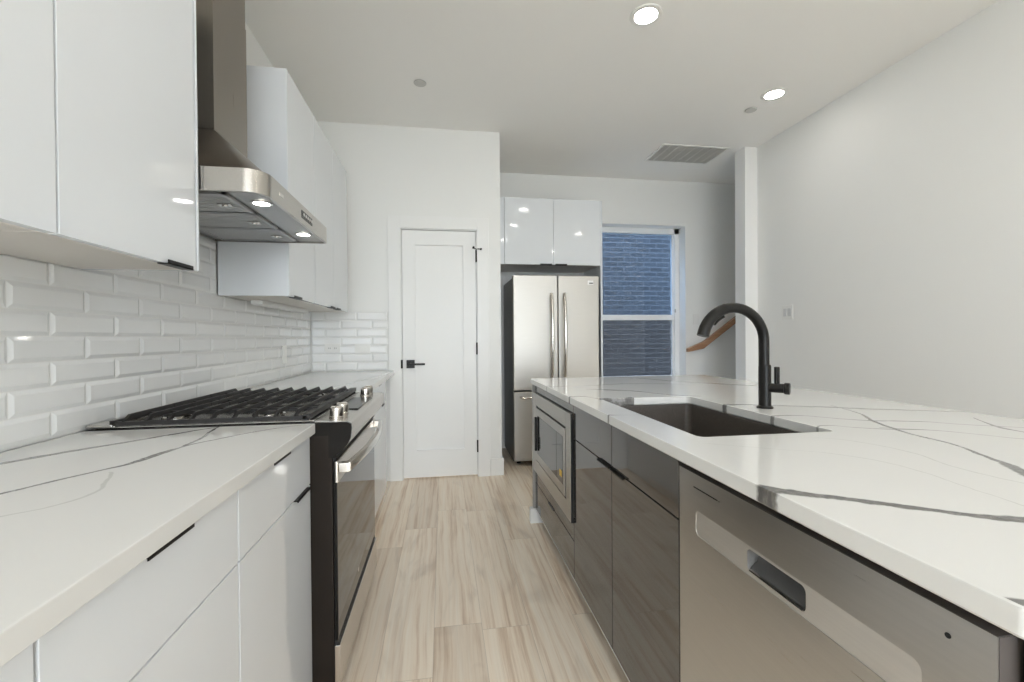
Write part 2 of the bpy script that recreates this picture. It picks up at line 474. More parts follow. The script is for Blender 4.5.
for z in (.205, 1.02, 1.79):
    struct('hinge', MB().cyl((DX1 - .004, YP - .004, z), (DX1 - .004, YP - .004, z + .10), .0075, n=14).box(DX1 - .012, DX1 + .004, YP - .003, YP + .004, z, z + .10), M['black'], door, 'black hinge')
struct('hinge_pin_stop', MB().tube([(DX1 - .030, YP - .035, 1.905), (DX1 - .02, YP - .02, 1.90), (DX1 - .004, YP - .010, 1.897), (DX1 + .012, YP - .022, 1.897), (DX1 + .030, YP - .038, 1.893)], .004, 8).cyl((DX1 - .030, YP - .045, 1.905), (DX1 - .030, YP - .025, 1.905), .009).cyl((DX1 + .032, YP - .045, 1.893), (DX1 + .032, YP - .030, 1.893), .008), M['black'], door, 'small black hinge pin stop')

# window in the fridge wall
GY = 4.79
win = struct('window_1', MB().box(WX0, WX0 + .06, GY - .04, GY + .05, WZ0, WZ1).box(WX1 - .055, WX1, GY - .04, GY + .05, WZ0, WZ1).box(WX0, WX1, GY - .04, GY + .05, WZ1 - .06, WZ1).box(WX0, WX1, GY - .04, GY + .05, WZ0, WZ0 + .05), M['vinyl'])
s = MB(); x0, x1 = WX0 + .05, WX1 - .05
s.box(x0, x1, GY - .02, GY + .02, 1.345, 1.405, .004).box(x0, x0 + .02, GY - .015, GY + .015, .71, 2.325).box(x1 - .02, x1, GY - .015, GY + .015, .71, 2.325)
struct('sash', s, M['vinyl'], win)
struct('pane', MB().box(x0 + .02, x1 - .02, GY + .003, GY + .009, 1.405, 2.325), M['glass_up'], win, 'upper pane with blue sky light painted into its tint')
struct('pane', MB().box(x0 + .02, x1 - .02, GY - .009, GY - .003, .71, 1.345), M['glass_low'], win, 'grey lower pane')
struct('sash_lock', MB().box(WX1 - .060, WX1 - .045, GY - .052, GY - .038, 1.43, 1.47, .003), M['sprink'], win)
L = bpy.data.lights.new('window_portal', 'AREA'); L.shape = 'RECTANGLE'; L.size = WX1 - WX0; L.size_y = WZ1 - WZ0; L.cycles.is_portal = True
lo = bpy.data.objects.new('window_portal', L); COL.objects.link(lo); lo.location = ((WX0 + WX1) / 2, GY + .12, (WZ0 + WZ1) / 2); lo.rotation_euler = (PI / 2, 0, PI)
# building outside
o = obj('brick_building', MB().box(-4, 8, 6.6, 9.5, -.5, 3.9), M['brick'], None, (2, 6.6, -.5))
tag(o, 'dark grey brick building outside, seen through the window beside the fridge', 'building')

# ------------------------------------------------------------------ counters
L_V = [
 ('y', [(.88, -1.03, 0.0064), (1.05, -.965, 0.0080), (1.101, -.935, 0.0096), (1.192, -.878, 0.0104), (1.267, -.815, 0.0080), (1.349, -.748, 0.0072), (1.411, -.700, 0.0048), (1.47, -.645, 0.0024)], .85),
 ('y', [(.60, -.90, 0.0048), (.885, -.752, 0.0045), (.994, -.694, 0.0045), (1.058, -.655, 0.0064), (1.13, -.641, 0.0048), (1.225, -.632, 0.0035), (1.388, -.656, 0.0032), (1.46, -.67, 0.0024)], .85),
 ('y', [(1.09, -.655, 0.0048), (1.158, -.643, 0.0048), (1.223, -.618, 0.0032), (1.299, -.57, 0.0029), (1.389, -.491, 0.0026), (1.436, -.419, 0.0022)], .8),
 ('y', [(.55, -.80, 0.0032), (.769, -.654, 0.0032), (.805, -.613, 0.0032), (.852, -.596, 0.0032), (.925, -.618, 0.0032), (.994, -.655, 0.0032)], .22),
 ('y', [(2.3, -.60, 0.0048), (2.8, -.52, 0.0048), (3.1, -.45, 0.0048), (3.5, -.41, 0.0048)], .5),
]
M['quartz_left'] = quartz('veined quartz left', L_V)
I_V = [
 ('x', [(.525, .685, .024), (.545, .680, .020), (.569, .661, .013), (.609, .632, .0105), (.659, .596, .010), (.72, .554, .009), (.76, .523, .009), (.80, .504, .010), (1.05, .40, .012)], .92),
 ('y', [(.40, .93, .010), (.584, 1.00, .010), (.645, 1.045, .011), (.704, 1.098, .010), (.785, 1.14, .005), (.893, 1.196, .004), (.986, 1.209, .004), (1.058, 1.232, .0045), (1.167, 1.287, .005), (1.295, 1.369, .003), (1.45, 1.42, .002)], .8),
 ('x', [(.985, 1.535, .030), (1.02, 1.54, .024), (1.071, 1.544, .008), (1.202, 1.49, .007), (1.347, 1.431, .009), (1.469, 1.359, .009), (1.575, 1.311, .006), (1.657, 1.274, .005), (1.75, 1.24, .004)], .8),
 ('x', [(1.0, 1.31, .013), (1.03, 1.30, .008), (1.139, 1.288, .003), (1.208, 1.223, .003), (1.287, 1.167, .004), (1.412, 1.129, .003), (1.482, 1.067, .003), (1.75, .93, .002)], .65),
 ('x', [(1.21, 1.075, .003), (1.242, 1.056, .003), (1.32, 1.014, .003), (1.377, .948, .003), (1.419, .894, .003), (1.7, .80, .002)], .6),
 ('x', [(1.01, 1.11, .005), (1.023, 1.107, .004), (1.091, 1.131, .0025), (1.142, 1.092, .0025), (1.221, 1.049, .003), (1.30, 1.03, .002)], .6),
 ('y', [(.85, 1.50, .003), (.958, 1.52, .004), (1.003, 1.525, .006), (1.068, 1.565, .004), (1.15, 1.63, .002)], .6),
 ('x', [(.95, 2.80, .006), (1.032, 2.79, .009), (1.187, 2.671, .010), (1.311, 2.423, .010), (1.422, 2.291, .010), (1.524, 2.171, .008), (1.72, 1.98, .008)], .7),
 ('x', [(.70, 2.13, .005), (.774, 2.10, .007), (.897, 2.018, .008), (.988, 1.872, .008), (1.10, 1.78, .004)], .6),
 ('x', [(.53, 1.885, .010), (.56, 1.878, .007), (.611, 1.877, .005), (.64, 1.79, .012), (.68, 1.765, .030), (.75, 1.76, .030), (.80, 1.80, .010)], .85),
 ('x', [(.525, 1.425, .006), (.545, 1.415, .005), (.58, 1.409, .0015), (.640, 1.399, .001)], .7),
 ('x', [(.525, 2.33, .006), (.545, 2.31, .005), (.70, 2.28, .004), (1.0, 2.33, .004), (1.3, 2.15, .003)], .55),
 ('y', [(.50, .86, .0015), (.602, .875, .0015), (.761, .895, .0015), (.845, .855, .002), (.918, .749, .002), (1.0, .62, .001)], .22),
 ('y', [(.60, 1.0, .002), (.72, .99, .002), (.85, 1.02, .002), (1.0, .93, .002)], .2),
 ('x', [(.5465, .352, .006), (.57, .345, .005), (.62, .335, .004), (.9, .30, .004)], .8),
]
M['quartz_island'] = quartz('veined quartz island', I_V)

o = obj('countertop', MB().box(XT + .001, -.394, -.10, 1.454, CB, CT, .003), M['quartz_left'], None, (-.7, .7, CB))
tag(o, 'white quartz countertop with dark veins left of the range, under the tiled wall', 'countertop')
o = obj('countertop', MB().box(XT + .001, -.394, 2.238, YP - .012, CB, CT, .003), M['quartz_left'], None, (-.7, 3, CB))
tag(o, 'short white quartz countertop between the range and the pantry wall', 'countertop')
SX0, SX1, SY0, SY1 = .655, 1.052, 1.062, 1.79
outer = rrect(.5416, 1.735, .335, 2.765, .012, 3)
o = obj('countertop', MB().slab(outer, [rrect(SX0, SX1, SY0, SY1, .018, 5)], CB, CT, .004), M['quartz_island'], None, (1.1, 1.5, CB))
tag(o, 'long white quartz island countertop with bold grey veins and a sink cut-out', 'countertop')

# ------------------------------------------------------------------ backsplash tiles
def tiles(mb, axis, a0, a1, z0, z1, face, joint, ext=None):
    """bevelled tiles; axis y = on the left wall, axis x = on the pantry wall"""
    TL, TH, G, B, D = .237, .067, .0022, .011, .0055
    k = 0; z = .9045
    strips = []                      # (row number, low, high, from, to)
    top = ext[2] if ext else z1
    while z < top:
        za, zb = z, z + TH; z += TH
        if zb <= z1 + .001: strips.append((k, za, zb, a0, a1))
        else:
            if ext: strips.append((k, za, min(zb, top), ext[0], ext[1]))
            if za < z1:
                for c0_, c1_ in (((a0, ext[0]), (ext[1], a1)) if ext else ((a0, a1),)): strips.append((k, za, z1, c0_, c1_))
        k += 1
    for k, za, zb, c0_, c1_ in strips:
        if zb - za < .006: continue
        s = joint + (TL / 2 if k % 2 == 0 else 0)
        s -= math.ceil((s - c0_) / TL) * TL
        while s < c1_:
            ya, yb = max(s, c0_), min(s + TL, c1_); s += TL
            if yb - ya < .012: continue
            p0, p1, q0, q1 = ya + G / 2, yb - G / 2, za + G / 2, zb - G / 2
            b = min(B, (q1 - q0) * .4, (p1 - p0) * .4)
            base = [(p0, q0), (p1, q0), (p1, q1), (p0, q1)]; top = [(p0 + b, q0 + b), (p1 - b, q0 + b), (p1 - b, q1 - b), (p0 + b, q1 - b)]
            def P(p, d): return (face - D + d, p[0], p[1]) if axis == 'y' else (p[0], face + D - d, p[1])
            mb.rings([[P(p, -.006) for p in base], [P(p, .001) for p in base], [P(p, D) for p in top]])
    return mb
bs = thing('backsplash', 'long backsplash of white subway tiles on the left wall behind the range', 'backsplash', (XT, 1.8, CT))
obj('grout_bed', MB().box(XL + .0005, XT - .0045, -.10, YP - .001, CT + .0005, 1.3655).box(XL + .0005, XT - .0045, 1.463, 2.2435, 1.3655, 1.612), M['grout'], bs)
obj('tile_field', tiles(MB(), 'y', -.10, YP - .012, CT, 1.374, XT, 1.239, (1.463, 2.2435, 1.612)), M['tile'], bs, sharp=.1)
bs = thing('backsplash', 'short backsplash of white subway tiles left of the pantry door', 'backsplash', (-.74, YP, CT))
obj('grout_bed', MB().box(XT, -.437, YP - .0060, YP - .0005, CT + .0005, 1.374), M['grout'], bs)
obj('tile_field', tiles(MB(), 'x', XT + .002, -.437, CT, 1.374, YP - .0115, -.567 - .237 * 2), M['tile'], bs, sharp=.1)

# ------------------------------------------------------------------ cabinets
def pull_top(mb, xf, sg, yc, z, L=.115, P=.0045):
    """black edge pull hooked over the top of a front"""
    a, b = sorted((xf - sg * .012, xf + sg * P))
    mb.box(a, b, yc - L / 2, yc + L / 2, z + .0005, z + .0035)
    a, b = sorted((xf + sg * (P - .002), xf + sg * P))
    mb.box(a, b, yc - L / 2, yc + L / 2, z - .003, z + .0035)
    return mb
def pull_bottom(mb, xf, sg, yc, z, L=.115, P=.012):
    a, b = sorted((xf - sg * .014, xf + sg * .014))
    mb.box(a, b, yc - L / 2, yc + L / 2, z - .0035, z - .0005)
    a, b = sorted((xf + sg * .011, xf + sg * .014))
    mb.box(a, b, yc - L / 2, yc + L / 2, z - .0035, z + .008)
    return mb
def cabinet(name, label, group, xf, sg, xb, y0, y1, z0, z1, fronts, front_mat, body_mat, cat='cabinet', toe=None, body=None, edge=None):
    """xf = front plane, sg = the way it faces along x; fronts: (kind, y0, y1, z0, z1, pull or None)"""
    t = thing(name, label, cat, ((xf + xb) / 2, (y0 + y1) / 2, 0 if toe else z0), group)
    a, b = sorted((xf - sg * .0215, xb))
    m = MB()
    if body: body(m, a, b)
    else: m.box(a, b, y0 + .0006, y1 - .0006, z0, z1, .0008, 1)
    obj('carcass', m, body_mat, t)
    if toe:
        a, b = sorted((xf - sg * .055, xb)); obj('toe_kick', MB().box(a, b, y0 + .001, y1 - .001, 0, z0 - .0006), M[toe], t)
    gap = .0020
    for kind, ya, yb, za, zb, pull in fronts:
        a, b = sorted((xf, xf - sg * .0205))
        d = obj(kind, MB().box(a, b, ya + gap, yb - gap, za + .0012, zb - .0012, .0012, 2), front_mat, t)
        if edge and za < .12:
            a, b = sorted((xf + sg * .0004, xf - sg * .018))
            obj('edge_catchlight', MB().box(a, b, ya + .0013, yb - .0013, za - .0035, za + .0010), M['edge'], d, label='pale strip imitating light caught on the bottom edge')  # pale colour stands in for light caught along the door's bottom edge
        if pull:
            mb = MB()
            (pull_top if pull[0] == 't' else pull_bottom)(mb, xf, sg, pull[1], zb - .0012 if pull[0] == 't' else za + .0012, P=.0045 if kind == 'drawer' else .010)
            obj('pull', mb, M['black'], d, label='black edge pull')
    return t
WG, WB = M['white_gloss'], M['white_box']
G1 = 'white base cabinets along the left wall'
def lowcab(y0, y1, label, dp):
    yc = (y0 + y1) / 2
    return cabinet('base_cabinet', label, G1, -.410, 1, XL + .002, y0, y1, .094, CB - .001,
        [('drawer', y0, y1, .712, .858, ('t', yc)), ('door', y0, y1, .094, .711, ('t', dp) if dp else None)], WG, WB, toe='white_box')
lowcab(.055, .516, 'white gloss base cabinet at the lower left edge of the picture', .46)
lowcab(.518, .964, 'white gloss base cabinet second from the range, its drawer pull in plain view', .578)
lowcab(.966, 1.453, 'white gloss base cabinet touching the near side of the range', 1.36)
lowcab(2.240, 2.690, 'white gloss base cabinet directly beyond the range, mostly hidden by it', 2.62)
lowcab(2.692, 3.28, 'white gloss base cabinet beyond the range, nearest the pantry door', 3.10)
o = obj('filler_panel', MB().box(-.492, -.474, 3.285, YP - .019, 0, CB - .001, .001), M['white_gloss'], None, (-.483, 3.5, 0))
tag(o, 'narrow white filler panel under the counter end by the pantry door', 'panel')

G2 = 'white wall cabinets along the left wall'
UF = -.720; UZ0, UZ1 = 1.366, 2.435
def upcab(y0, y1, doors, label):
    def body(m, a, b):
        m.box(a, b, y0 + .0006, y1 - .0006, UZ0, UZ1, .0008, 1)
    t = cabinet('wall_cabinet', label, G2, UF, 1, XT + .0015, y0, y1, UZ0, UZ1, [], WG, WB, body=body)
    for ya, yb, py in doors:
        d = obj('door', MB().box(UF - .0205, UF, ya + .0018, yb - .0018, UZ0 - .003, UZ1, .0012, 2), WG, t)
        obj('pull', pull_bottom(MB(), UF, 1, py, UZ0 - .003), M['black'], d, label='black edge pull')
    return t
upcab(.05, .966, [(.05, .507, .44), (.507, .966, .58)], 'white gloss wall cabinet at the upper left edge of the picture')
t = upcab(.968, 1.452, [(.968, 1.445, 1.345)], 'white gloss wall cabinet on the near side of the hood')
obj('end_panel', MB().box(XT + .0015, UF + .001, 1.4525, 1.4615, UZ0 - .001, UZ1 + .002, .001), WG, t)
t = upcab(2.256, 2.687, [(2.256, 2.687, 2.345)], 'narrow white gloss wall cabinet on the far side of the hood')
obj('end_panel', MB().box(XT + .0015, UF + .001, 2.245, 2.2555, UZ0 - .001, UZ1 + .002, .001), WG, t)
upcab(2.689, 3.567, [(2.689, 3.127, 3.05), (3.127, 3.567, 3.21)], 'wide white gloss wall cabinet nearest the pantry wall')
# small shelf-pin holes under the near wall cabinets are left to the carcass; light bar under the far ones
t = thing('under_cabinet_light', 'slim white light bar under the far wall cabinets above the tiles', 'light', (-.95, 2.9, 1.345))
obj('housing', MB().box(-.99, -.93, 2.50, 3.30, 1.343, 1.3655, .004), M['plate'], t)
obj('diffuser', MB().box(-.984, -.936, 2.51, 3.29, 1.3405, 1.3435, .001), M['plate'], t)

# ------------------------------------------------------------------ range
RY0, RY1 = 1.459, 2.232
RYC = (RY0 + RY1) / 2
rg = thing('gas_range', 'stainless and black slide-in gas range with front knobs and black oven door', 'range', (-.68, RYC, 0))
obj('body', MB().box(XT + .004, -.346, RY0, RY1, .06, .868, .003), M['range_side'], rg, label='black side and chassis')
for x in (-.95, -.40):
    for y in (RY0 + .05, RY1 - .05): obj('foot', MB().cyl((x, y, 0), (x, y, .06), .018), M['black'], rg)
obj('cooktop', MB().box(XT + .004, -.400, RY0 - .004, RY1 + .002, .868, .9005, .003), M['black_gloss'], rg)
obj('burner_deck', MB().box(XT + .020, -.402, RY0 + .012, RY1 - .010, .9006, .9055, .002), M['deck'], rg)
obj('rear_trim', MB().box(XT + .004, -.955, RY0 - .003, RY1 + .001, .9058, .914, .003), M['deck'], rg)
# control panel with a curved profile; black end caps
prof = [(-.400, .868), (-.400, .9035), (-.300, .899), (-.289, .893), (-.287, .880), (-.290, .850), (-.298, .832), (-.318, .808), (-.332, .798), (-.346, .796), (-.346, .868)]
cp = obj('control_panel', MB().prism(prof, 'y', RY0 + .008, RY1 - .008), M['range_steel'], rg)
capp = [(-.414, .858), (-.412, .9015)] + [(x, z - .0005) for x, z in prof[2:9]] + [(-.336, .788), (-.357, .788), (-.357, .858)]
for a, b in ((RY0 - .0022, RY0 + .0078), (RY1 - .0078, RY1)):
    obj('end_cap', MB().prism(capp, 'y', a, b), M['black_gloss'], rg, label='black curved end cap')
obj('display', MB().box(-.392, -.312, 1.70, 2.02, .8995, .9045, .001), M['black_gloss'], rg, label='black glass display between the knobs')
for y in (1.535, 1.615, 2.085, 2.165):
    k = obj('knob', MB().lathe([(.0, 0), (.0225, 0), (.0225, .005), (.021, .007), (.0205, .032), (.018, .036), (0, .036)], (-.350, y, .9005), (.05, 0, 1), 28), M['knob'], rg)
    obj('knob_grip', MB().box(-.366, -.331, y - .005, y + .005, .935, .9395, .002), M['knob'], k)
obj('vent_gap', MB().box(-.3458, -.338, RY0 + .01, RY1 - .01, .776, .795), M['rubber'], rg)
od = obj('oven_door', MB().box(-.3455, -.340, RY0 + .004, RY1 - .004, .212, .775, .002), M['black_gloss'], rg)
obj('door_glass', MB().box(-.3398, -.3345, RY0 + .010, RY1 - .004, .216, .705, .002), M['oven_glass'], od)
obj('door_top_trim', MB().box(-.3398, -.331, RY0 + .003, RY1 - .003, .706, .775, .003), M['range_steel'], od)
obj('door_side_trim', MB().box(-.3440, -.3335, RY0 + .0005, RY0 + .0095, .212, .705, .001), M['black_gloss'], od)
obj('badge', MB().cyl((-.3344, 1.80, .262), (-.3338, 1.80, .262), .010, n=20), M['chrome'], od)
hp = []
for i in range(17):
    f = i / 16; y = RY0 + .022 + f * (RY1 - RY0 - .044)
    hp.append((-.304 + .026 * math.sin(PI * f), y, .752))
h = obj('handle', MB().sweep(hp, [(.007, .014), (.009, .010), (.009, -.010), (.007, -.014), (-.007, -.014), (-.009, -.010), (-.009, .010), (-.007, .014)]), M['chrome'], od)
for y in (RY0 + .026, RY1 - .026): obj('handle_mount', MB().box(-.331, -.299, y - .015, y + .015, .737, .767, .003), M['chrome'], h)
obj('drawer_gap', MB().box(-.3458, -.336, RY0 + .006, RY1 - .006, .196, .2115), M['rubber'], rg)
dr = obj('warming_drawer', MB().box(-.3455, -.3285, RY0 + .001, RY1 - .003, .062, .1955, .002), M['range_steel'], rg)
# burners
for bx, by, r in ((-.86, 1.60, .042), (-.58, 1.60, .050), (-.72, RYC, .045), (-.86, 2.09, .042), (-.58, 2.09, .055)):
    b = obj('burner', MB().lathe([(0, 0), (r, 0), (r, .006), (r * .9, .010), (r * .75, .011), (0, .011)], (bx, by, .9056)), M['chrome'], rg)
    obj('burner_cap', MB().lathe([(0, 0), (r * .85, 0), (r * .85, .004), (r * .7, .007), (0, .008)], (bx, by, .9168)), M['iron'], b)
# cast-iron grates: three sections lying on the cooktop
def grate(y0, y1, label, near=False, far=False):
    t = thing('burner_grate', label, 'grate', (-.68, (y0 + y1) / 2, .9056), 'cast iron grates on the range')
    X0, X1 = -.965, -.425; ZT = .938
    fr = MB()
    def bar(pts, w, hgt, upv=(0, 0, 1)): fr.sweep(pts, [(w / 2, hgt / 2), (w / 2, -hgt / 2), (-w / 2, -hgt / 2), (-w / 2, hgt / 2)], upv)
    bar([(X0, y0 + .007, .914), (X1, y0 + .007, .914)], .012, .012)
    bar([(X0, y1 - .007, .914), (X1, y1 - .007, .914)], .012, .012)
    bar([(X0, y0 + .001, .915), (X0, y1 - .001, .915)], .014, .016)
    bar([(X1, y0 + .001, .918), (X1, y1 - .001, .918)], .022, .016)
    for x in (X0, X1):
        for y in (y0 + .010, y1 - .010): fr.box(x - .007, x + .007, y - .007, y + .007, .9056, .914)
    bar([(X0, (y0 + y1) / 2, .924), (X1, (y0 + y1) / 2, .924)], .010, .012)
    obj('frame', fr, M['iron'], t)
    for i in range(9):
        x = X0 + .028 + i * (X1 - X0 - .062) / 8
        b = MB().sweep(([(x, y0 + .004, .917), (x, y0 + .016, .922), (x, y0 + .030, ZT - .006)] if near else [(x, y0 + .001, ZT - .006)]) + ([(x, y1 - .030, ZT - .006), (x, y1 - .016, .922), (x, y1 - .004, .917)] if far else [(x, y1 - .001, ZT - .006)]), [(.0032, .006), (.0045, -.006), (-.0045, -.006), (-.0032, .006)])
        obj('bar', b, M['iron'], t)
gy = [RY0 + .012, RY0 + .262, RY0 + .512, RY1 - .012]
grate(gy[0], gy[1] - .002, 'black cast iron grate over the near pair of burners', near=True)
grate(gy[1], gy[2] - .002, 'black cast iron grate over the middle burner of the range')
grate(gy[2], gy[3], 'black cast iron grate over the far pair of burners', far=True)

# ------------------------------------------------------------------ hood
HY0, HY1, HX, HZ0, HZ1 = 1.468, 2.236, -.539, 1.612, 1.683
hood = thing('range_hood', 'stainless chimney range hood on the left wall over the range', 'hood', (XL, (HY0 + HY1) / 2, HZ0))
def hood_loop(d=0.0, r=.065, n=8):
    pts = [(XT + .001, HY0 + d)]
    for i in range(n + 1):
        a = math.radians(-90 + 90 * i / n); rr = r - d; pts.append((HX - r + rr * math.cos(a), HY0 + r + rr * math.sin(a)))
    r2 = .03
    for i in range(n + 1):
        a = math.radians(90 * i / n); rr = max(r2 - d, .004); pts.append((HX - r2 + rr * math.cos(a), HY1 - r2 + rr * math.sin(a)))
    pts.append((XT + .001, HY1 - d))
    return pts
lo, ins = hood_loop(), hood_loop(.012)
rim = MB(); n = len(lo)
t = bmesh.new()
R = [[t.verts.new((p[0], p[1], z)) for p in L] for L, z in ((ins, HZ0 + .012), (ins, HZ0), (lo, HZ0), (lo, HZ1), (ins, HZ1))]
for A, B in zip(R, R[1:]):
    for i in range(n - 1): t.faces.new((A[i], A[i + 1], B[i + 1], B[i]))
bmesh.ops.recalc_face_normals(t, faces=t.faces[:]); rim._add(t)
ro = obj('rim', rim, M['steel_rim'], hood)
und = MB().prism([(p[0], p[1]) for p in ins], 'z', HZ0 + .008, HZ0 + .012)
obj('underside', und, M['hood_under'], hood)
CX, CY0, CY1, CZ = -.785, 1.700, 1.965, 1.895
can = MB(); T = bmesh.new()
top = []
# pyramid: every rim point runs up to the nearest point of the chimney foot
for p in ins:
    top.append((max(min(p[0], CX), XT + .001) if p[0] > CX else p[0], min(max(p[1], CY0), CY1)))
lowv = [T.verts.new((p[0], p[1], HZ1)) for p in ins]; hiv = [T.verts.new((q[0], q[1], CZ)) for q in top]
for i in range(n - 1): T.faces.new((lowv[i], lowv[i + 1], hiv[i + 1], hiv[i]))
bmesh.ops.remove_doubles(T, verts=T.verts[:], dist=1e-5)
bmesh.ops.dissolve_degenerate(T, dist=1e-6, edges=T.edges[:])
bmesh.ops.recalc_face_normals(T, faces=T.faces[:]); can._add(T)
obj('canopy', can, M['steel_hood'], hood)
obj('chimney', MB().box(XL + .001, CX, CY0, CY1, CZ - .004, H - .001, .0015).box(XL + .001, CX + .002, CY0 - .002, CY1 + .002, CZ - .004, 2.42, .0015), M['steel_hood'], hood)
# baffle filters
for i in range(3):
    y0 = HY0 + .035 + i * .2325; y1 = y0 + .227
    f = MB(); x0, x1 = -.985, -.665
    f.box(x0, x1, y0, y0 + .012, HZ0 - .002, HZ0 + .006).box(x0, x1, y1 - .012, y1, HZ0 - .002, HZ0 + .006).box(x0, x0 + .012, y0, y1, HZ0 - .002, HZ0 + .006).box(x1 - .012, x1, y0, y1, HZ0 - .002, HZ0 + .006)
    for k in range(8):
        yy = y0 + .018 + k * .0245; f.box(x0 + .012, x1 - .012, yy, yy + .017, HZ0 - .001, HZ0 + .005, .002, 1)
    fo = obj('baffle_filter', f, M['hood_under'], hood)
    obj('filter_latch', MB().box(-.735, -.695, (y0 + y1) / 2 - .016, (y0 + y1) / 2 + .016, HZ0 - .006, HZ0 - .001, .002).cyl((-.715, (y0 + y1) / 2, HZ0 - .009), (-.715, (y0 + y1) / 2, HZ0 - .005), .009), M['chrome'], fo)
for y in (1.612, 2.066):
    l = obj('lamp_ring', MB().lathe([(.026, 0), (.034, 0), (.034, .004), (.026, .004)], (-.600, y, HZ0 + .0035), closed=True), M['chrome'], hood)
    obj('lamp_lens', MB().cyl((-.600, y, HZ0 + .0045), (-.600, y, HZ0 + .0075), .0255), M['hoodlamp'], l, label='lit lamp lens')
bz = MB().box(HX - .002, HX + .0015, 1.835, 1.975, 1.632, 1.662, .001)
bp = obj('button_panel', bz, M['black_gloss'], hood)
for k in range(5): obj('button', MB().cyl((HX + .0014, 1.853 + k * .026, 1.647), (HX + .004, 1.853 + k * .026, 1.647), .007, n=16), M['chrome'], bp)
obj('badge', MB().box(HX - .001, HX + .0012, 1.60, 1.635, 1.642, 1.654), M['chrome'], hood)

# ------------------------------------------------------------------ outlets and switches
def plate_x(yc, zc, wy, hz, x, sg):   # on a wall whose normal is along x
    a, b = sorted((x, x + sg * .006)); return MB().box(a, b, yc - wy / 2, yc + wy / 2, zc - hz / 2, zc + hz / 2, .002)
def plate_y(xc, zc, wx, hz, y): return MB().box(xc - wx / 2, xc + wx / 2, y - .006, y, zc - hz / 2, zc + hz / 2, .002)
t = thing('outlet', 'white duplex outlet on the tiles, left of the pair by the pantry door', 'outlet', (-.868, YP - .0118, 1.085))
obj('cover_plate', plate_y(-.868, 1.085, .118, .074, YP - .0116), M['plate'], t)
for dx in (-.022, .022):
    s = obj('socket', MB().box(-.868 + dx - .017, -.868 + dx + .017, YP - .0195, YP - .0174, 1.072, 1.098, .003), M['plate'], t)
    obj('slots', MB().box(-.868 + dx - .007, -.868 + dx - .004, YP - .0205, YP - .0194, 1.080, 1.091).box(-.868 + dx + .004, -.868 + dx + .007, YP - .0205, YP - .0194, 1.080, 1.091), M['slot'], s)
t = thing('light_switch', 'white rocker switch on the tiles, right of the pair by the pantry door', 'switch', (-.640, YP - .0118, 1.078))
obj('cover_plate', plate_y(-.640, 1.078, .118, .074, YP - .0116), M['plate'], t)
obj('rocker', MB().box(-.675, -.605, YP - .0205, YP - .0174, 1.062, 1.094, .003), M['plate'], t)
t = thing('outlet', 'faint white outlet on the long tiled wall behind the range', 'outlet', (XT, 3.10, 1.06))
obj('cover_plate', plate_x(3.10, 1.06, .074, .118, XT + .0004, 1), M['plate'], t)
for dz in (-.022, .022): obj('socket', MB().box(XT + .006, XT + .008, 3.085, 3.115, 1.06 + dz - .016, 1.06 + dz + .016, .003), M['plate'], t)
t = thing('light_switch', 'white double rocker switch on the bare right wall', 'switch', (XR, 3.33, 1.353))
obj('cover_plate', plate_x(3.33, 1.353, .118, .118, XR - .0004, -1), M['plate'], t)
for dy in (-.023, .023): obj('rocker', MB().box(XR - .0095, XR - .006, 3.33 + dy - .017, 3.33 + dy + .017, 1.320, 1.386, .003), M['rocker'], t)
t = thing('light_switch', 'white switch plate on the window wall above the wooden handrail', 'switch', (2.80, YF, 1.35))
obj('cover_plate', plate_y(2.80, 1.35, .074, .118, YF - .0004), M['plate'], t)
obj('rocker', MB().box(2.783, 2.817, YF - .0095, YF - .006, 1.317, 1.383, .003), M['plate'], t)

# ------------------------------------------------------------------ refrigerator and what is over it
FX0, FX1, FY, FS = .620, 1.420, 3.930, 1.032
fr = thing('refrigerator', 'stainless french door refrigerator in the recess beside the window', 'refrigerator', ((FX0 + FX1) / 2, 4.25, 0))
obj('body', MB().box(FX0 + .003, FX1 - .003, FY + .075, 4.58, .03, 1.700, .004), M['fridge_side'], fr, label='dark grey fridge side')
for x in (FX0 + .06, FX1 - .06):
    for y in (FY + .12, 4.50): obj('foot', MB().cyl((x, y, 0), (x, y, .031), .02), M['black'], fr)
    obj('hinge_cover', MB().box(x - .045, x + .045, FY + .02, FY + .16, 1.7005, 1.722, .006), M['fridge_side'], fr)
def fr_handle(x):
    pts = []
    for i in range(21):
        f = i / 20; z = .80 + f * .755
        pts.append((x, FY - .030 - .040 * math.sin(PI * f) ** .7, z))
    return MB().sweep(pts, [(.013 * math.cos(a), .009 * math.sin(a)) for a in [2 * PI * k / 16 for k in range(16)]], (0, -1, 0)).box(x - .011, x + .011, FY - .034, FY, .797, .825, .003).box(x - .011, x + .011, FY - .034, FY, 1.530, 1.558, .003)
for a, b, hx in ((FX0, FS - .002, .966), (FS + .002, FX1, 1.086)):
    d = obj('door', MB().box(a, b, FY, FY + .068, .682, 1.720, .008, 3), M['steel_fr'], fr)
    obj('handle', fr_handle(hx), M['knob'], d, label='bowed steel handle')
    if a > .7:
        st = obj('badge', MB().box(1.312, 1.366, FY - .001, FY - .0002, 1.640, 1.676), M['plate'], d, label='small white sticker with a dark bar')
        obj('badge_bar', MB().box(1.325, 1.364, FY - .0018, FY - .0011, 1.646, 1.657), M['slot'], st)
d = obj('freezer_drawer', MB().box(FX0, FX1, FY, FY + .068, .045, .670, .008, 3), M['steel_fr'], fr)
obj('handle', MB().tube([(FX0 + .06, FY - .008, .625), (FX0 + .07, FY - .045, .622)] + [(FX0 + .09 + i * .062, FY - .052 - .010 * math.sin(PI * i / 10), .622) for i in range(11)] + [(FX1 - .07, FY - .045, .622), (FX1 - .06, FY - .008, .625)], .011, 12), M['chrome'], d, label='bowed steel handle')

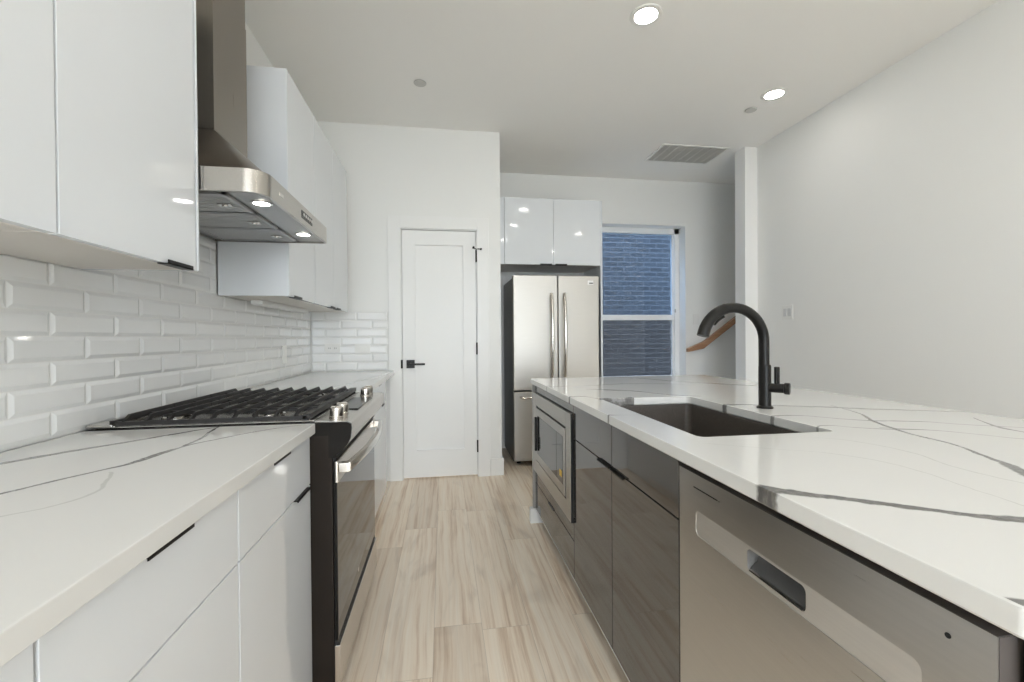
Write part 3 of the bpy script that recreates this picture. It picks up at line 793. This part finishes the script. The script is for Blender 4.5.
KX0, KX1, KY = .566, 1.488, 4.072
t = thing('wall_cabinet', 'white gloss two door wall cabinet above the refrigerator', 'cabinet', ((KX0 + KX1) / 2, 4.3, 1.835))
obj('carcass', MB().box(KX0, KX1, KY + .0215, YF - .002, 1.845, 2.455, .001, 1), M['white_box'], t)
km = 1.029
for a, b, px in ((KX0, km, .955), (km, KX1, 1.10)):
    d = obj('door', MB().box(a + .0013, b - .0013, KY, KY + .0205, 1.838, 2.455, .0012, 2), WG, t)
    obj('pull', MB().box(px - .056, px + .056, KY - .014, KY + .014, 1.8335, 1.8375).box(px - .056, px + .056, KY - .014, KY - .011, 1.8335, 1.846), M['black'], d, label='black edge pull')
obj('filler', MB().box(.4835, KX0 - .001, KY + .006, KY + .024, 1.838, 2.455, .001), WG, t)
o = obj('fridge_side_panel', MB().box(KX1 + .0015, KX1 + .020, KY + .002, YF - .015, 0, 2.455, .001), WG, None, (KX1 + .01, 4.3, 0))
tag(o, 'tall thin white panel between the refrigerator and the window', 'panel')

# ------------------------------------------------------------------ island
GG = M['grey_gloss']; IX = .560; IB = 1.30
cabinet('end_panel', 'light grey end panel closing the island at its far end by the fridge', None, .546, -1, IB, 2.7125, 2.737, .0, CB - .001, [], GG, M['grey_panel'], cat='panel',
        body=lambda m, a, b: m.box(.546, IB, 2.7125, 2.737, .094, CB - .001, .001, 1))
o = obj('island_base_block', MB().box(.527, IB, 2.7125, 2.750, 0, .0935, .002), M['trim'], None, (.9, 2.73, 0))
tag(o, 'white painted base block on the floor under the island end panel', 'baseboard')
cabinet('end_panel', 'light grey end panel of the island just beside the dishwasher', None, .583, -1, IB, .346, .366, 0, CB - .001, [], GG, M['grey_panel'], cat='panel',
        body=lambda m, a, b: m.box(.583, IB, .346, .366, 0, CB - .001, .001, 1))
def mw_body(m, a, b):
    m.box(a, b, 1.8826, 1.900, .094, CB - .001).box(a, b, 2.694, 2.7115, .094, CB - .001).box(a, b, 1.900, 2.694, .094, .340).box(a, b, 1.900, 2.694, .835, CB - .001).box(b - .02, b, 1.900, 2.694, .27, .835)
cabinet('base_cabinet', 'dark grey gloss island cabinet holding the built-in microwave', 'dark grey island cabinets', IX, -1, IB, 1.882, 2.712, .094, CB - .001,
        [('drawer', 1.882, 2.712, .094, .262, ('t', 2.30)), ('rail', 1.882, 2.712, .8245, CB - .004, None), ('rail', 1.882, 2.712, .263, .3405, None)], GG, M['dark_box'], toe='dark_box', body=mw_body, edge=True)
def sink_body(m, a, b):
    m.box(a, b, 1.0005, 1.016, .094, CB - .001).box(a, b, 1.866, 1.8812, .094, CB - .001).box(a, b, 1.016, 1.866, .094, .112).box(b - .018, b, 1.016, 1.866, .112, CB - .001).box(a, a + .018, 1.016, 1.866, .705, .725)
ym = 1.4365
cabinet('base_cabinet', 'dark grey gloss two door island cabinet under the sink', 'dark grey island cabinets', IX, -1, IB, 1.0, 1.882, .094, CB - .001,
        [('false_drawer', 1.0, ym, .717, CB - .004, None), ('false_drawer', ym, 1.882, .717, CB - .004, None),
         ('door', 1.0, ym, .094, .7145, ('t', 1.375)), ('door', ym, 1.882, .094, .7145, ('t', 1.50))], GG, M['dark_box'], toe='dark_box', body=sink_body, edge=True)
# microwave in its trim frame
mw = thing('microwave', 'built-in microwave with a grey trim frame in the island', 'microwave', (.75, 2.30, .27))
MY0, MY1, MZ0, MZ1 = 1.890, 2.706, .342, .822
obj('casing', MB().box(.5605, .95, 1.93, 2.66, .36, .79, .002), M['dark_box'], mw)
tf = MB()
iy0, iy1, iz0, iz1 = 1.965, 2.62, .420, .750
tf.box(.547, .5600, MY0, iy0, MZ0, MZ1, .002).box(.547, .5600, iy1, MY1, MZ0, MZ1, .002).box(.547, .5600, iy0, iy1, iz1, MZ1, .002).box(.547, .5600, iy0, iy1, MZ0, iz0, .002)
obj('trim_frame', tf, plain('warm grey steel', (.36, .345, .32), .30, metal=.85), mw)
obj('frame_shadow_edge', MB().box(.5485, .5595, MY0 - .0035, MY0 - .0003, MZ0, MZ1), M['rubber'], mw)
md = obj('microwave_door', MB().box(.543, .5600, iy0 + .009, iy1 - .009, iz0 + .008, iz1 - .008, .002), plain('warm grey steel door', (.33, .315, .295), .28, metal=.85), mw)
obj('window', MB().box(.5415, .5429, 2.115, iy1 - .06, iz0 + .055, iz1 - .050, .0005), M['mw_glass'], md, label='dark door window')
kp = obj('keypad', MB().box(.5415, .5429, iy0 + .035, 2.110, iz0 + .055, iz1 - .050, .0005), M['mw_glass'], md)
obj('sticker', MB().box(.5408, .5414, 2.015, 2.055, iz0 + .085, iz0 + .115), M['amber'], kp, label='small amber sticker')
obj('handle', MB().box(.527, .5414, iy1 - .058, iy1 - .040, iz0 + .07, iz1 - .06, .004), M['black'], md, label='black upright handle')

# dishwasher
dw = thing('dishwasher', 'stainless steel dishwasher at the near end of the island', 'dishwasher', (.85, .685, 0))
DY0, DY1 = .3735, .9965
obj('tub', MB().box(.592, 1.16, DY0 + .010, DY1 - .004, .10, .845, .003), M['dark_box'], dw)
obj('toe_kick', MB().box(.62, .66, DY0 + .004, DY1 - .004, 0, .098), M['black'], dw)
# door: outer skin with a lowered band and a pocket handle, built as ring grid
def panel_with_cut(mb, y0, y1, z0, z1, ya, yb, za, zb, xf, xb, xi, r=.012):
    """skin in plane xf (facing -x) with a rounded opening whose walls run back to xi"""
    t = bmesh.new()
    outer = [(y0, z0), (y1, z0), (y1, z1), (y0, z1)]
    hole = rrect(ya, yb, za, zb, r, 5)
    O = [t.verts.new((xf, p[0], p[1])) for p in outer]; Hh = [t.verts.new((xf, p[0], p[1])) for p in hole]
    ed = [t.edges.new((O[i], O[(i + 1) % 4])) for i in range(4)] + [t.edges.new((Hh[i], Hh[(i + 1) % len(Hh)])) for i in range(len(Hh))]
    bmesh.ops.triangle_fill(t, edges=ed, use_beauty=True)
    B = [t.verts.new((xb, p[0], p[1])) for p in outer]
    for i in range(4): t.faces.new((O[i], O[(i + 1) % 4], B[(i + 1) % 4], B[i]))
    I = [t.verts.new((xi, p[0], p[1])) for p in hole]
    for i in range(len(hole)): t.faces.new((Hh[i], Hh[(i + 1) % len(hole)], I[(i + 1) % len(hole)], I[i]))
    bmesh.ops.recalc_face_normals(t, faces=t.faces[:])
    return mb._add(t)
by0, by1, bz0, bz1 = .447, .928, .712, .768
py0, py1, pz0, pz1 = .620, .757, .720, .762
skin = panel_with_cut(MB(), DY0, DY1, .102, .848, by0, by1, bz0, bz1, .5600, .590, .5612, .012)
dd = obj('door', skin, M['steel_dw'], dw)
obj('door_edge', MB().box(.5615, .5910, DY0 - .0006, DY0 - .0001, .102, .848).box(.5602, .5910, DY0, DY1, .8481, .8490), M['dark_box'], dd)
band = panel_with_cut(MB(), by0 - .0, by1 + .0, bz0, bz1, py0, py1, pz0, pz1, .5612, .5630, .586, .010)
bd = obj('handle_band', band, M['steel_dw2'], dd, label='paler steel band with the pocket handle')
obj('handle_pocket', MB().box(.5855, .5865, py0 - .001, py1 + .001, pz0 - .001, pz1 + .001).prism([(.5622, .7205), (.586, .7205), (.586, .748), (.580, .735)], 'y', py0 + .001, py1 - .001), M['slot'], bd, label='dark recessed pocket')
obj('pocket_lip', MB().prism([(.5602, .7212), (.566, .7206), (.566, .7236), (.5606, .7234)], 'y', py0 + .006, py1 - .006), M['chrome'], bd)
obj('vent_slot', MB().box(.5593, .5602, .846, .935, .8165, .8190), M['rubber'], dd)
obj('indicator', MB().cyl((.5592, .419, .820), (.5602, .419, .820), .0032, n=12), M['rubber'], dd)
obj('badge_mark', MB().box(.5594, .5601, .838, .8425, .8160, .8195), M['chrome'], dd)

# sink
sk = thing('kitchen_sink', 'dark granite undermount sink set in the island counter', 'sink', ((SX0 + SX1) / 2, (SY0 + SY1) / 2, .65))
zt = CB - .0008
def loop3(d, r, z): return [(p[0], p[1], z) for p in rrect(SX0 - .006 + d, SX1 + .006 - d, SY0 - .006 + d, SY1 + .006 - d, r, 6)]
bas = MB().rings([loop3(-.022, .035, zt - .012), loop3(-.022, .035, zt), loop3(0, .022, zt), loop3(.003, .022, zt - .006), loop3(.010, .028, .680), loop3(.030, .040, .664), loop3(.10, .05, .660)], False, True)
bas.rings([loop3(-.0215, .035, zt - .012), loop3(-.010, .03, zt - .0121), loop3(-.004, .03, .672), loop3(.02, .04, .650), loop3(.10, .05, .648)], False, True)
obj('basin', bas, M['sink'], sk)
obj('drain', MB().lathe([(0, 0), (.030, 0), (.032, .002), (.052, .004), (.056, .0015), (.056, 0)], (.853, 1.42, .6605)), M['chrome'], sk)

# faucet
fx, fyy = 1.143, 1.444
fc = thing('kitchen_faucet', 'matte black gooseneck kitchen faucet on the island behind the sink', 'faucet', (fx, fyy, CT))
obj('base', MB().lathe([(0, 0), (.027, 0), (.027, .004), (.0245, .007), (.0215, .009), (.0205, .012), (.0205, .148), (.0195, .153), (.0180, .156), (0, .156)], (fx, fyy, CT + .0003)), M['black'], fc)
nx = fx - .003
R0 = .125; cxn, czn = nx - R0, 1.134
neck = [(nx, fyy, CT + .150), (nx, fyy, CT + .19), (nx, fyy, 1.120)]
for i in range(25):
    a = math.radians(168 * i / 24)
    neck.append((cxn + R0 * math.cos(a), fyy - .015 * (i / 24), czn + R0 * math.sin(a)))
obj('neck', MB().tube(neck[:19], .0175, 20, (0, 1, 0)), M['black'], fc)
sp = neck[18:]
k = len(sp)
so = obj('spray_head', MB().tube(sp, .0188, 20, (0, 1, 0), [1.0 + .10 * (i / (k - 1)) for i in range(k)]), M['black'], fc)
ip = [Vector(p) for p in sp[1:6]]
inn = [p + (Vector((cxn, p.y, czn)) - p).normalized() * .0205 for p in ip]
obj('spray_button', MB().sweep(inn, [(.007, .003), (.007, -.003), (-.007, -.003), (-.007, .003)], (0, 1, 0)), M['black_gloss'], so)
hd = Vector((.66, -.75, 0)); c0 = Vector((fx, fyy, CT + .074))
va = obj('valve', MB().cyl(c0 + hd * .015, c0 + hd * .060, .0165, bev=.002).cyl(c0 + hd * .0605, c0 + hd * .078, .0205, bev=.003), M['black'], fc)
l0 = c0 + hd * .038
obj('lever', MB().box(l0.x - .008, l0.x + .008, l0.y - .006, l0.y + .006, CT + .085, CT + .150, .003), M['black'], va)

# ------------------------------------------------------------------ ceiling fittings
def downlight(x, y, label, first=[None]):
    if first[0] is None:
        t = thing('recessed_light', label, 'ceiling light', (x, y, H), 'recessed ceiling lights')
        obj('trim_ring', MB().lathe([(.058, -.004), (.062, -.008), (.082, -.006), (.086, -.0005), (.058, -.0005)], (x, y, H), closed=True), M['plate'], t)
        obj('lens', MB().cyl((x, y, H - .0055), (x, y, H - .0005), .0575, n=32), M['lamp'], t, label='glowing lens')
        first[0] = t
        return t
    t = copy_tree(first[0]); t.location = (x, y, H); t['label'] = label
    return t
downlight(1.087, 2.256, 'round lit recessed ceiling light above the sink, nearer of the two in view')
downlight(2.344, 2.860, 'round lit recessed ceiling light near the right wall and the column')
for x, y, s in ((1.07, 1.39, 'recessed ceiling light over the near half of the island'), (2.25, .97, 'recessed ceiling light behind the island near the right wall'),
             (1.07, .35, 'recessed ceiling light beside the camera above the aisle'), (2.2, -.6, 'recessed ceiling light in the living area near the right wall'), (1.0, -1.4, 'recessed ceiling light in the middle of the living area'), (.02, 1.85, 'added recessed ceiling light over the aisle by the range, brightening the floor'), (.02, .75, 'recessed ceiling light over the aisle above the camera'), (.02, -.4, 'recessed ceiling light over the aisle behind the camera')):  # the unseen aisle lamp by the range is added to brighten the floor
    downlight(x, y, s)
def cover(x, y, label):
    t = thing('sprinkler_cover', label, 'sprinkler', (x, y, H), 'sprinkler cover plates')
    obj('plate', MB().lathe([(0, -.012), (.040, -.012), (.042, -.009), (.042, -.007), (0, -.007)], (x, y, H)), M['sprink'], t)
    obj('collar', MB().lathe([(0, -.0068), (.030, -.0068), (.030, -.0005), (0, -.0005)], (x, y, H)), M['plate'], t)
cover(-.139, 3.059, 'small round grey sprinkler cover on the ceiling before the pantry wall')
cover(2.323, 3.073, 'small round grey sprinkler cover beside the ceiling light near the column')
vt = thing('ceiling_vent', 'white louvred return air vent in the ceiling before the window', 'vent', (2.28, 3.92, H))
vx0, vx1, vy0, vy1 = 1.955, 2.61, 3.725, 4.110
obj('frame', MB().box(vx0, vx1, vy0, vy0 + .022, H - .008, H - .0005, .002).box(vx0, vx1, vy1 - .022, vy1, H - .008, H - .0005, .002).box(vx0, vx0 + .022, vy0 + .022, vy1 - .022, H - .008, H - .0005, .002).box(vx1 - .022, vx1, vy0 + .022, vy1 - .022, H - .008, H - .0005, .002), M['plate'], vt)
obj('backing', MB().box(vx0 + .022, vx1 - .022, vy0 + .022, vy1 - .022, H - .0015, H - .0005), plain('vent backing', (.72, .72, .71), .5), vt)
sl = MB(); nl = 26
for i in range(nl):
    yy = vy0 + .026 + i * (vy1 - vy0 - .056) / (nl - 1)
    sl.prism([(yy, H - .0075), (yy + .0015, H - .0078), (yy + .011, H - .0020), (yy + .0095, H - .0017)], 'x', vx0 + .022, vx1 - .022)
for i in range(1, 8): sl.box(vx0 + i * (vx1 - vx0) / 8 - .003, vx0 + i * (vx1 - vx0) / 8 + .003, vy0 + .022, vy1 - .022, H - .008, H - .005)
obj('louvres', sl, M['plate'], vt)

# ------------------------------------------------------------------ handrail
hr = thing('handrail', 'brown wooden stair handrail rising along the window wall behind the faucet', 'handrail', (3.2, 4.55, 1.0))
obj('rail', MB().prism([(2.655, 1.022), (2.655, .985), (2.84, 1.020), (3.245, 1.310), (4.10, 1.922), (4.10, 1.992), (3.245, 1.380), (2.86, 1.106)], 'y', 4.525, 4.575, .006), M['rail'], hr)
for x, z in ((3.45, 1.457), (3.9, 1.778)): obj('bracket', MB().tube([(x, 4.55, z + .005), (x, 4.55, z - .03), (x, 4.58, z - .05), (x, YF - .001, z - .05)], .007, 10, (1, 0, 0)).cyl((x, YF - .006, z - .05), (x, YF - .0005, z - .05), .025), M['black'], hr)
